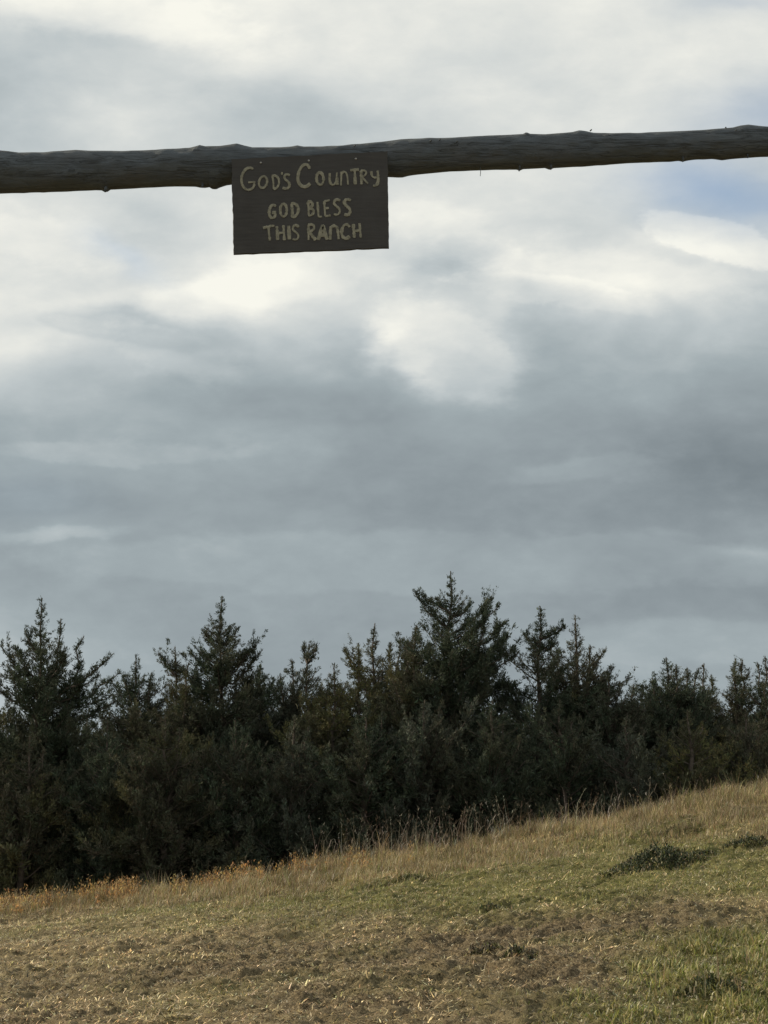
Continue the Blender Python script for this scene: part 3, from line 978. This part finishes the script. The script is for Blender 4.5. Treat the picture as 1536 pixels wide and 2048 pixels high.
# second row, closing the gaps
BACKL = ['the cut-off low cedar', 'the broad left cedar', 'the right arm of the broad left cedar', 'the small pointed cedar', 'the crooked-horn cedar', 'the tall left spire',
         'the twin grey cedars', 'the olive cedars', 'the wispy-topped cedar', 'the left flank of the tallest tree', 'the right arms of the tallest tree',
         'the knobbly-tipped cedar', 'the sloping-shouldered cedar', 'the flat-topped cedar', 'the double-tipped cedar', 'the cedar cut by the right edge']
for k, px in enumerate(range(-90, 1700, 112)):
    yy = 1400 + (37 * k) % 23
    if px > 1200: yy = 1415
    e = tree(170 + k, 'dark back-row cedar hidden behind ' + BACKL[k], 32.5 + (k * 7 % 5) * 0.5, [(px, yy, 1.0), (px + 45, yy + 12, 0.9)], [], 'dark', 1.4, 0.8, 0.7)


# ------------------------------------------------------------------ gate beam, sign
LOGY = 8.15
top_pts = [(-60, 300), (0, 303), (18, 305), (40, 308.5), (90, 307), (130, 304), (152, 302.5), (180, 304), (250, 304), (310, 302), (345, 300), (380, 299), (390, 296), (400, 292.5),
           (412, 295.5), (440, 294.5), (458, 292), (474, 289), (488, 293), (505, 297), (560, 296.5), (582, 295), (595, 292.5), (608, 295.5), (660, 295), (710, 291), (760, 286),
           (800, 281), (850, 279), (900, 277.5), (960, 274.5), (1020, 271.5), (1045, 270), (1052, 266.5), (1060, 270), (1090, 271), (1125, 268.5), (1145, 266), (1158, 262.5),
           (1170, 264), (1185, 267.5), (1220, 269), (1280, 267.5), (1340, 265), (1400, 262), (1440, 259), (1465, 257), (1480, 253), (1495, 251), (1512, 253), (1536, 256), (1600, 253)]
bot_pts = [(-60, 388), (0, 385), (60, 383), (120, 381.5), (190, 378.5), (203, 379), (208, 382), (214, 382), (220, 377.5), (280, 374), (350, 371), (390, 371), (400, 373), (410, 373.5), (418, 372),
           (424, 376), (432, 376.5), (440, 372), (452, 367.5), (464, 366), (560, 362), (700, 355), (775, 352), (795, 353.5), (805, 353), (818, 349), (850, 345.5), (900, 341), (960, 338.5), (1020, 337),
           (1034, 337), (1040, 339.5), (1046, 336), (1090, 334), (1100, 338), (1108, 334.5), (1150, 332), (1210, 328), (1290, 323), (1340, 321.5), (1358, 320), (1366, 322), (1376, 319.5), (1400, 316.5),
           (1425, 316), (1445, 319), (1462, 316.5), (1490, 314), (1536, 311), (1600, 308)]
tp = np.array(top_pts); bt = np.array(bot_pts)


def bark_mat(name='weathered_pole_bark', along=0):
    m, nt, b = nodes(name)
    t = nt.nodes.new('ShaderNodeTexCoord').outputs['Object']
    mp = nt.nodes.new('ShaderNodeMapping'); mp.inputs['Scale'].default_value = (0.22, 1, 1) if along == 0 else (1, 1, 0.22)
    nt.links.new(t, mp.inputs[0])
    a = noise(mp.outputs[0], 30, 6, 0.7, nt=nt, dist=0.6).outputs[0]
    c = noise(t, 7, 4, 0.6, nt=nt).outputs[0]
    col = ramp(nt, a, [(0.28, (0.040, 0.047, 0.052)), (0.45, (0.066, 0.077, 0.086)), (0.75, (0.100, 0.117, 0.130))])
    col = mixc(nt, ramp(nt, c, [(0.45, (0, 0, 0)), (0.7, (0.3, 0.3, 0.3))]), col, (0.10, 0.095, 0.09))
    nt.links.new(col, b.inputs['Base Color'])
    b.inputs['Roughness'].default_value = 0.8
    bp = nt.nodes.new('ShaderNodeBump'); bp.inputs['Strength'].default_value = 1.0; bp.inputs['Distance'].default_value = 0.014
    mp2 = nt.nodes.new('ShaderNodeMapping'); mp2.inputs['Scale'].default_value = (0.05, 1, 1) if along == 0 else (1, 1, 0.05)
    nt.links.new(t, mp2.inputs[0])
    ck = mth('ABSOLUTE', mth('SUBTRACT', noise(mp2.outputs[0], 22, 3, 0.6, nt=nt, dist=0.3).outputs[0], 0.5, nt=nt), nt=nt)
    ck = mth('DIVIDE', ck, 0.02, clamp=True, nt=nt)
    crk = nt.nodes.new('ShaderNodeMix'); crk.data_type = 'RGBA'
    nt.links.new(ck, crk.inputs[0]); crk.inputs[6].default_value = (0.045, 0.051, 0.056, 1); nt.links.new(col, crk.inputs[7])
    nt.links.new(crk.outputs[2], b.inputs['Base Color'])
    a = mth('ADD', a, mth('MULTIPLY', ck, 0.22, nt=nt), nt=nt)
    nt.links.new(a, bp.inputs['Height']); nt.links.new(bp.outputs[0], b.inputs['Normal'])
    return m


M_LOG = bark_mat()
M_POST = bark_mat('post_bark', 2)
PX0, PX1 = -560, 2060                                   # the pole runs on past both edges to its posts
xs = np.arange(PX0, PX1 + 1, 3.0)


def edge(pts, x):
    y = np.interp(x, pts[:, 0], pts[:, 1])
    l = x < -60; rr_ = x > 1600
    y = np.where(l, pts[0, 1] + (x + 60) * -0.035 * 1.0 + 3 * (fbm(x / 90, x * 0, 3, 3) - 0.5), y)
    return np.where(rr_, pts[-1, 1] + (x - 1600) * -0.035 + 3 * (fbm(x / 90, x * 0, 3, 4) - 0.5), y)


tops = edge(tp, xs); bots = edge(bt, xs)
SIDES = 40
# base line and radius are smooth; knots and swellings only where the outline shows them
ker = np.hanning(61); ker /= ker.sum()


def smooth(a):
    return np.convolve(np.pad(a, 30, mode='edge'), ker, 'valid')


mt, mb = smooth(tops), smooth(bots)
rk = np.random.default_rng(31)
KNOTS = [(1215, -1.1, 0.012, 9), (1345, -1.9, 0.010, 8), (905, -1.35, 0.010, 7), (330, -1.5, 0.010, 9), (150, -2.0, 0.012, 9), (1060, -2.2, 0.009, 7), (395, -0.9, 0.012, 8), (1480, -1.2, 0.012, 9)]
KNOTS += [(rk.uniform(-500, 2000), rk.uniform(0, 6.28), 0.010, 8) for _ in range(26)]
V = []
for i, px in enumerate(xs):
    T = at(px, tops[i], LOGY); B = at(px, bots[i], LOGY)
    T0 = at(px, mt[i], LOGY); B0 = at(px, mb[i], LOGY)
    c = (T0 + B0) / 2; rr_ = (T0[2] - B0[2]) / 2
    dt = T[2] - T0[2]; db = B0[2] - B[2]
    for k in range(SIDES):
        a = 2 * math.pi * k / SIDES
        n1 = float(vnoise(np.array([px / 22.0]), np.array([k * 0.35]), 9)[0]) - 0.5
        n2 = float(vnoise(np.array([px / 70.0]), np.array([k * 0.2 + 40]), 10)[0]) - 0.5
        kn = 0.0
        for kx, ka, kh, kr in KNOTS:
            if abs(px - kx) < 40:
                da = (a - ka + math.pi) % (2 * math.pi) - math.pi
                q_ = ((px - kx) / kr) ** 2 + (da / 0.22) ** 2
                kn += kh * (math.exp(-q_) - 0.7 * math.exp(-q_ * 5))
        wt = max(0, math.cos(a)) ** 3; wb = max(0, -math.cos(a)) ** 3
        lat = 1 - max(wt, wb)
        r_ = rr_ + dt * wt + db * wb + lat * (0.012 * n1 + 0.014 * n2 + kn)
        V.append((c[0], LOGY + r_ * math.sin(a), c[2] + r_ * math.cos(a)))
V = np.array(V)
i = np.arange(len(xs) - 1)[:, None] * SIDES; k = np.arange(SIDES)[None]; k2 = (k + 1) % SIDES
Q = np.stack([(i + k).ravel(), (i + k2).ravel(), (i + SIDES + k2).ravel(), (i + SIDES + k).ravel()], 1)
nV = len(V)
cL = V[:SIDES].mean(0); cR = V[-SIDES:].mean(0)
V = np.concatenate([V, [cL, cR]])
capL = np.stack([np.full(SIDES, nV), (k2[0]), (k[0])], 1)
capR = np.stack([np.full(SIDES, nV + 1), (k[0] + nV - SIDES), (k2[0] + nV - SIDES)], 1)
log = empty('gate_beam', (0, LOGY, float(V[:nV, 2].mean())))
tag(log, 'rough knotty log beam spanning overhead across the whole sky', 'log')
lo = np.array(log.location)
mesh_np('pole', V - lo, [Q, np.concatenate([capL, capR])], M_LOG, log, smooth=True)


def stub(px, py, qx, qy, r0, r1, dy=-0.03):
    a = at(px, py, LOGY + dy); b = at(qx, qy, LOGY + dy - 0.01)
    mid = (a + b) / 2 + np.array([0.003, 0, 0.002])
    V, q = tube([a, mid, b, b + (b - a) * 0.03], [r0, (r0 + r1) / 2, r1, 0.0005], 7)
    mesh_np('branch_stub', V - lo, [q], M_LOG, log, smooth=True)


stub(960, 333, 960.5, 352, 0.0018, 0.0015)
stub(1452, 264, 1451, 254, 0.006, 0.004)
stub(1052, 275, 1050.5, 267, 0.008, 0.005)
stub(1039, 330, 1038, 342, 0.007, 0.004)
stub(1101, 328, 1101.5, 339, 0.008, 0.004)
stub(211, 372, 210, 383, 0.010, 0.008)
stub(405, 366, 404, 374.5, 0.007, 0.006)
stub(1365, 314, 1365.5, 323, 0.007, 0.005)
stub(1495, 309, 1495, 315.5, 0.005, 0.004)
stub(388, 303, 391, 298, 0.003, 0.002, -0.06)
stub(365, 306, 364, 297, 0.002, 0.0012, 0.0)
# loose flakes of bark on the front, lit by the sky
for s, (px, py) in enumerate(((912, 285), (908, 288), (1180, 262), (860, 283), (878, 281), (1470, 262), (708, 293), (712, 318), (520, 326))):
    stub(px, py, px + 3, py - 3, 0.004, 0.003, -0.088)


# posts carrying the beam, both outside the picture
def post(x, label):
    i = int(np.argmin(np.abs(V[:nV:SIDES, 0] - x)))
    zb = V[i * SIDES:(i + 1) * SIDES, 2].min() + 0.01
    g = float(height(np.array([x]), np.array([LOGY]))[0]) - 0.3
    h = zb - g
    n = 40
    t = np.linspace(0, 1, n)
    pts = np.stack([x + 0.015 * np.sin(t * 5 + x), LOGY + 0.01 * np.cos(t * 4), g + t * h], 1)
    Vp, q = tube(pts, 0.125 - 0.02 * t + 0.008 * (fbm(t * 9, t * 0 + x, 3, 6) - 0.5) * 2, 20)
    e0 = len(Vp)
    Vp = np.concatenate([Vp, [pts[-1]]])
    cap = np.stack([np.full(20, e0), np.arange(20) + e0 - 20, (np.arange(20) + 1) % 20 + e0 - 20], 1)
    o = mesh_np('gate_post', Vp - np.array([x, LOGY, g]), [q, cap], M_POST, smooth=True)
    o.location = (x, LOGY, g)
    tag(o, label, 'post')


post(-3.1, 'log post carrying the left end of the beam, out of the picture')
post(3.1, 'log post carrying the right end of the beam, out of the picture')

# sign board nailed to the front of the beam
SY = LOGY - 0.125
corn = [at(463.0, 318, SY), at(775.0, 302, SY), at(778.0, 495.5, SY), at(466.8, 508, SY)]   # TL TR BR BL
TL, TR, BR, BL = corn
sign_c = (TL + TR + BR + BL) / 4
sg = empty('ranch_sign', sign_c)
tag(sg, 'dark hand-painted wooden sign board hanging from the log beam', 'sign')


def board_mat():
    m, nt, b = nodes('dark_board')
    t = nt.nodes.new('ShaderNodeTexCoord').outputs['Object']
    mp = nt.nodes.new('ShaderNodeMapping'); mp.inputs['Scale'].default_value = (1.2, 1, 14)
    nt.links.new(t, mp.inputs[0])
    a = noise(mp.outputs[0], 6, 6, 0.65, nt=nt).outputs[0]
    c = noise(t, 5, 4, 0.6, nt=nt).outputs[0]
    col = ramp(nt, a, [(0.3, (0.026, 0.023, 0.020)), (0.7, (0.046, 0.042, 0.037))])
    col = mixc(nt, ramp(nt, c, [(0.45, (0, 0, 0)), (0.7, (0.5, 0.5, 0.5))]), col, (0.052, 0.049, 0.044))
    nt.links.new(col, b.inputs['Base Color'])
    b.inputs['Roughness'].default_value = 0.7
    bp = nt.nodes.new('ShaderNodeBump'); bp.inputs['Strength'].default_value = 0.3; bp.inputs['Distance'].default_value = 0.003
    nt.links.new(a, bp.inputs['Height']); nt.links.new(bp.outputs[0], b.inputs['Normal'])
    return m


TH = 0.022
front = []
NE = 24


def lerp(a, b, t):
    return a + (b - a) * t


ring = []
rb = np.random.default_rng(77)
for a, b in ((TL, TR), (TR, BR), (BR, BL), (BL, TL)):
    for j in range(NE):
        p = lerp(a, b, j / NE)
        if j: p = p + np.array([rb.normal(0, 0.0011), 0, rb.normal(0, 0.0011)])
        ring.append(p)
ring = np.array(ring)
nr = len(ring)
Vs = []
cen_ = ring.mean(0)
for inset, dy in ((0.996, 0.0), (1.0, 0.003), (1.0, TH - 0.003), (0.996, TH)):
    q = cen_ + (ring - cen_) * inset; q[:, 1] = SY + dy
    Vs.append(q)
Vb = np.concatenate(Vs)
qs = []
for L_ in range(3):
    for j in range(nr):
        k_ = (j + 1) % nr
        qs.append((L_ * nr + j, L_ * nr + k_, (L_ + 1) * nr + k_, (L_ + 1) * nr + j))
me = bpy.data.meshes.new('board')
me.from_pydata([tuple(p - sign_c) for p in Vb], [], [tuple(q) for q in qs] + [tuple(range(nr))[::-1], tuple(range(3 * nr, 4 * nr))])
me.update()
me.materials.append(board_mat())
bo = bpy.data.objects.new('board', me); COL.objects.link(bo); bo.parent = sg

mL, ntl, bl = nodes('tan_letter_paint')
tl = ntl.nodes.new('ShaderNodeTexCoord').outputs['Object']
wear = noise(tl, 45, 5, 0.7, nt=ntl).outputs[0]
ntl.links.new(ramp(ntl, wear, [(0.30, (0.12, 0.112, 0.082)), (0.48, (0.22, 0.208, 0.15)), (0.66, (0.31, 0.29, 0.215))]), bl.inputs['Base Color'])
bl.inputs['Roughness'].default_value = 0.8


def oval(cx, cy, rx, ry, tilt=0.0):
    a = np.linspace(0.3, 0.3 + 2 * math.pi, 22)
    return [(cx + rx * math.cos(t) + tilt * ry * math.sin(t), cy + ry * math.sin(t)) for t in a]


G1 = [
    [(372, 272), (350, 262), (322, 270), (300, 298), (288, 335), (292, 378), (310, 408), (334, 420), (362, 412), (378, 394), (378, 366)],
    [(336, 366), (388, 362)],
    oval(440, 364, 29, 42, -0.12),
    [(506, 320), (512, 362), (514, 414)], [(500, 320), (530, 318), (550, 340), (553, 372), (540, 402), (514, 415)],
    [(573, 294), (571, 312)],
    [(627, 318), (608, 306), (588, 318), (590, 342), (610, 356), (626, 374), (624, 398), (602, 412), (576, 404)],
    [(766, 272), (754, 244), (734, 238), (708, 256), (688, 296), (682, 340), (692, 376), (716, 396), (744, 396), (770, 374)],
    oval(838, 340, 25, 44, 0.05),
    [(906, 300), (904, 345), (912, 378), (930, 386), (946, 372), (954, 330), (956, 296)], [(956, 330), (960, 384)],
    [(988, 290), (986, 340), (984, 388)], [(986, 306), (1004, 288), (1022, 298), (1030, 330), (1033, 382)],
    [(1048, 282), (1080, 278), (1110, 276)], [(1080, 280), (1082, 330), (1084, 380)],
    [(1124, 284), (1126, 330), (1128, 380)], [(1122, 286), (1148, 280), (1164, 294), (1154, 316), (1130, 330)], [(1134, 330), (1150, 350), (1172, 374)],
    [(1196, 288), (1198, 316), (1212, 334), (1236, 330)], [(1240, 282), (1244, 322), (1244, 364), (1230, 390), (1208, 388)]]
G2 = [
    [(530, 534), (514, 520), (494, 532), (482, 562), (484, 598), (502, 618), (522, 608), (527, 580)], [(502, 578), (532, 576)],
    oval(583, 560, 23, 46, 0.0),
    [(640, 514), (644, 560), (646, 612)], [(636, 514), (664, 514), (684, 534), (688, 566), (674, 596), (646, 612)],
    [(754, 500), (758, 548), (760, 598)], [(750, 500), (776, 500), (788, 518), (778, 538), (758, 546)], [(758, 548), (786, 550), (796, 570), (784, 592), (756, 600)],
    [(820, 502), (824, 556), (828, 608), (852, 604)],
    [(868, 496), (870, 548), (874, 602)], [(868, 498), (908, 490)], [(870, 548), (900, 544)], [(874, 602), (912, 596)],
    [(980, 494), (960, 484), (938, 492), (934, 514), (952, 532), (974, 550), (978, 574), (960, 594), (934, 588)],
    [(1053, 492), (1034, 482), (1010, 490), (1006, 512), (1024, 532), (1046, 550), (1050, 576), (1032, 596), (1006, 590)]]
G3 = [
    [(440, 684), (480, 674), (520, 668)], [(478, 676), (482, 722), (488, 772)],
    [(536, 672), (540, 720), (542, 768)], [(582, 664), (586, 716), (590, 770)], [(540, 722), (586, 716)],
    [(620, 668), (622, 716), (624, 764)],
    [(690, 678), (672, 662), (650, 672), (646, 694), (664, 710), (684, 726), (690, 748), (672, 768), (646, 762)],
    [(758, 664), (758, 716), (758, 768)], [(754, 664), (784, 658), (800, 674), (792, 698), (762, 712)], [(764, 712), (784, 740), (808, 768)],
    [(826, 768), (840, 718), (858, 666), (872, 716), (888, 766)], [(838, 736), (880, 732)],
    [(908, 766), (910, 716), (914, 672)], [(912, 684), (934, 666), (956, 676), (964, 714), (968, 764)],
    [(1046, 678), (1028, 658), (1006, 662), (990, 694), (988, 730), (1004, 756), (1024, 758), (1046, 742)],
    [(1070, 656), (1074, 704), (1078, 752)], [(1114, 650), (1118, 700), (1122, 752)], [(1074, 706), (1118, 700)]]


def lettering(strokes, w, seed):
    r = np.random.default_rng(seed)
    bv, bf = [], []
    for st in strokes:
        P = np.array(st, float)
        # resample smoothly
        d = np.r_[0, np.cumsum(np.hypot(*np.diff(P, axis=0).T))]
        n = max(4, int(d[-1] / 5))
        s = np.linspace(0, d[-1], n)
        x = np.interp(s, d, P[:, 0]); y = np.interp(s, d, P[:, 1])
        if len(P) > 3:
            kx = np.convolve(np.pad(x, 2, mode='edge'), np.ones(5) / 5, 'valid'); ky = np.convolve(np.pad(y, 2, mode='edge'), np.ones(5) / 5, 'valid')
            kx[0], ky[0], kx[-1], ky[-1] = x[0], y[0], x[-1], y[-1]
            x, y = kx, ky
        tx, ty = np.gradient(x), np.gradient(y)
        L_ = np.hypot(tx, ty) + 1e-9
        nx_, ny_ = -ty / L_, tx / L_
        ww = w * (0.5 + 0.16 * r.normal(0, 1, n).cumsum() / math.sqrt(n)) * (1 + 0.12 * r.normal(0, 1, n))
        ww = np.clip(ww, w * 0.34, w * 0.68)
        ww[0] *= 0.75; ww[-1] *= 0.75
        o = len(bv)
        dyo = r.uniform(0, 0.0006)
        for j in range(n):
            for sgn, dy in ((-1, -0.0003), (-0.8, -0.0030), (0.8, -0.0030), (1, -0.0003)):
                X_ = x[j] + sgn * nx_[j] * ww[j]; Y_ = y[j] + sgn * ny_[j] * ww[j]
                bv.append(tuple(at(400 + X_ / 3.491, 260 + Y_ / 3.491, SY + dy - dyo * (dy < -0.001)) - sign_c))
        for j in range(n - 1):
            for q_ in range(3):
                a = o + j * 4 + q_
                bf.append((a, a + 1, a + 5, a + 4))
        bf.append((o, o + 1, o + 2, o + 3)); e_ = o + (n - 1) * 4
        bf.append((e_, e_ + 1, e_ + 2, e_ + 3))
    me = bpy.data.meshes.new('lettering')
    me.from_pydata(bv, [], bf); me.update()
    me.materials.append(mL)
    o_ = bpy.data.objects.new('lettering', me); COL.objects.link(o_); o_.parent = sg


lettering(G1, 18.5, 1)
lettering(G2, 20, 2)
lettering(G3, 20.5, 3)
mN, ntn, bn = nodes('nail_steel')
bn.inputs['Base Color'].default_value = (0.32, 0.31, 0.29, 1)
bn.inputs['Roughness'].default_value = 0.5
bn.inputs['Metallic'].default_value = 0.6
for X_, Y_ in ((425, 229), (1088, 202), (760, 215)):
    p = at(400 + X_ / 3.491, 260 + Y_ / 3.491, SY)
    Vn, qn = tube([p + np.array([0, 0.03, 0]), p + np.array([0, -0.002, 0]), p + np.array([0, -0.004, 0]), p + np.array([0, -0.0045, 0])], [0.005, 0.006, 0.0045, 0.0005], 10)
    mesh_np('nail', Vn - sign_c, [qn], mN, sg, smooth=True)
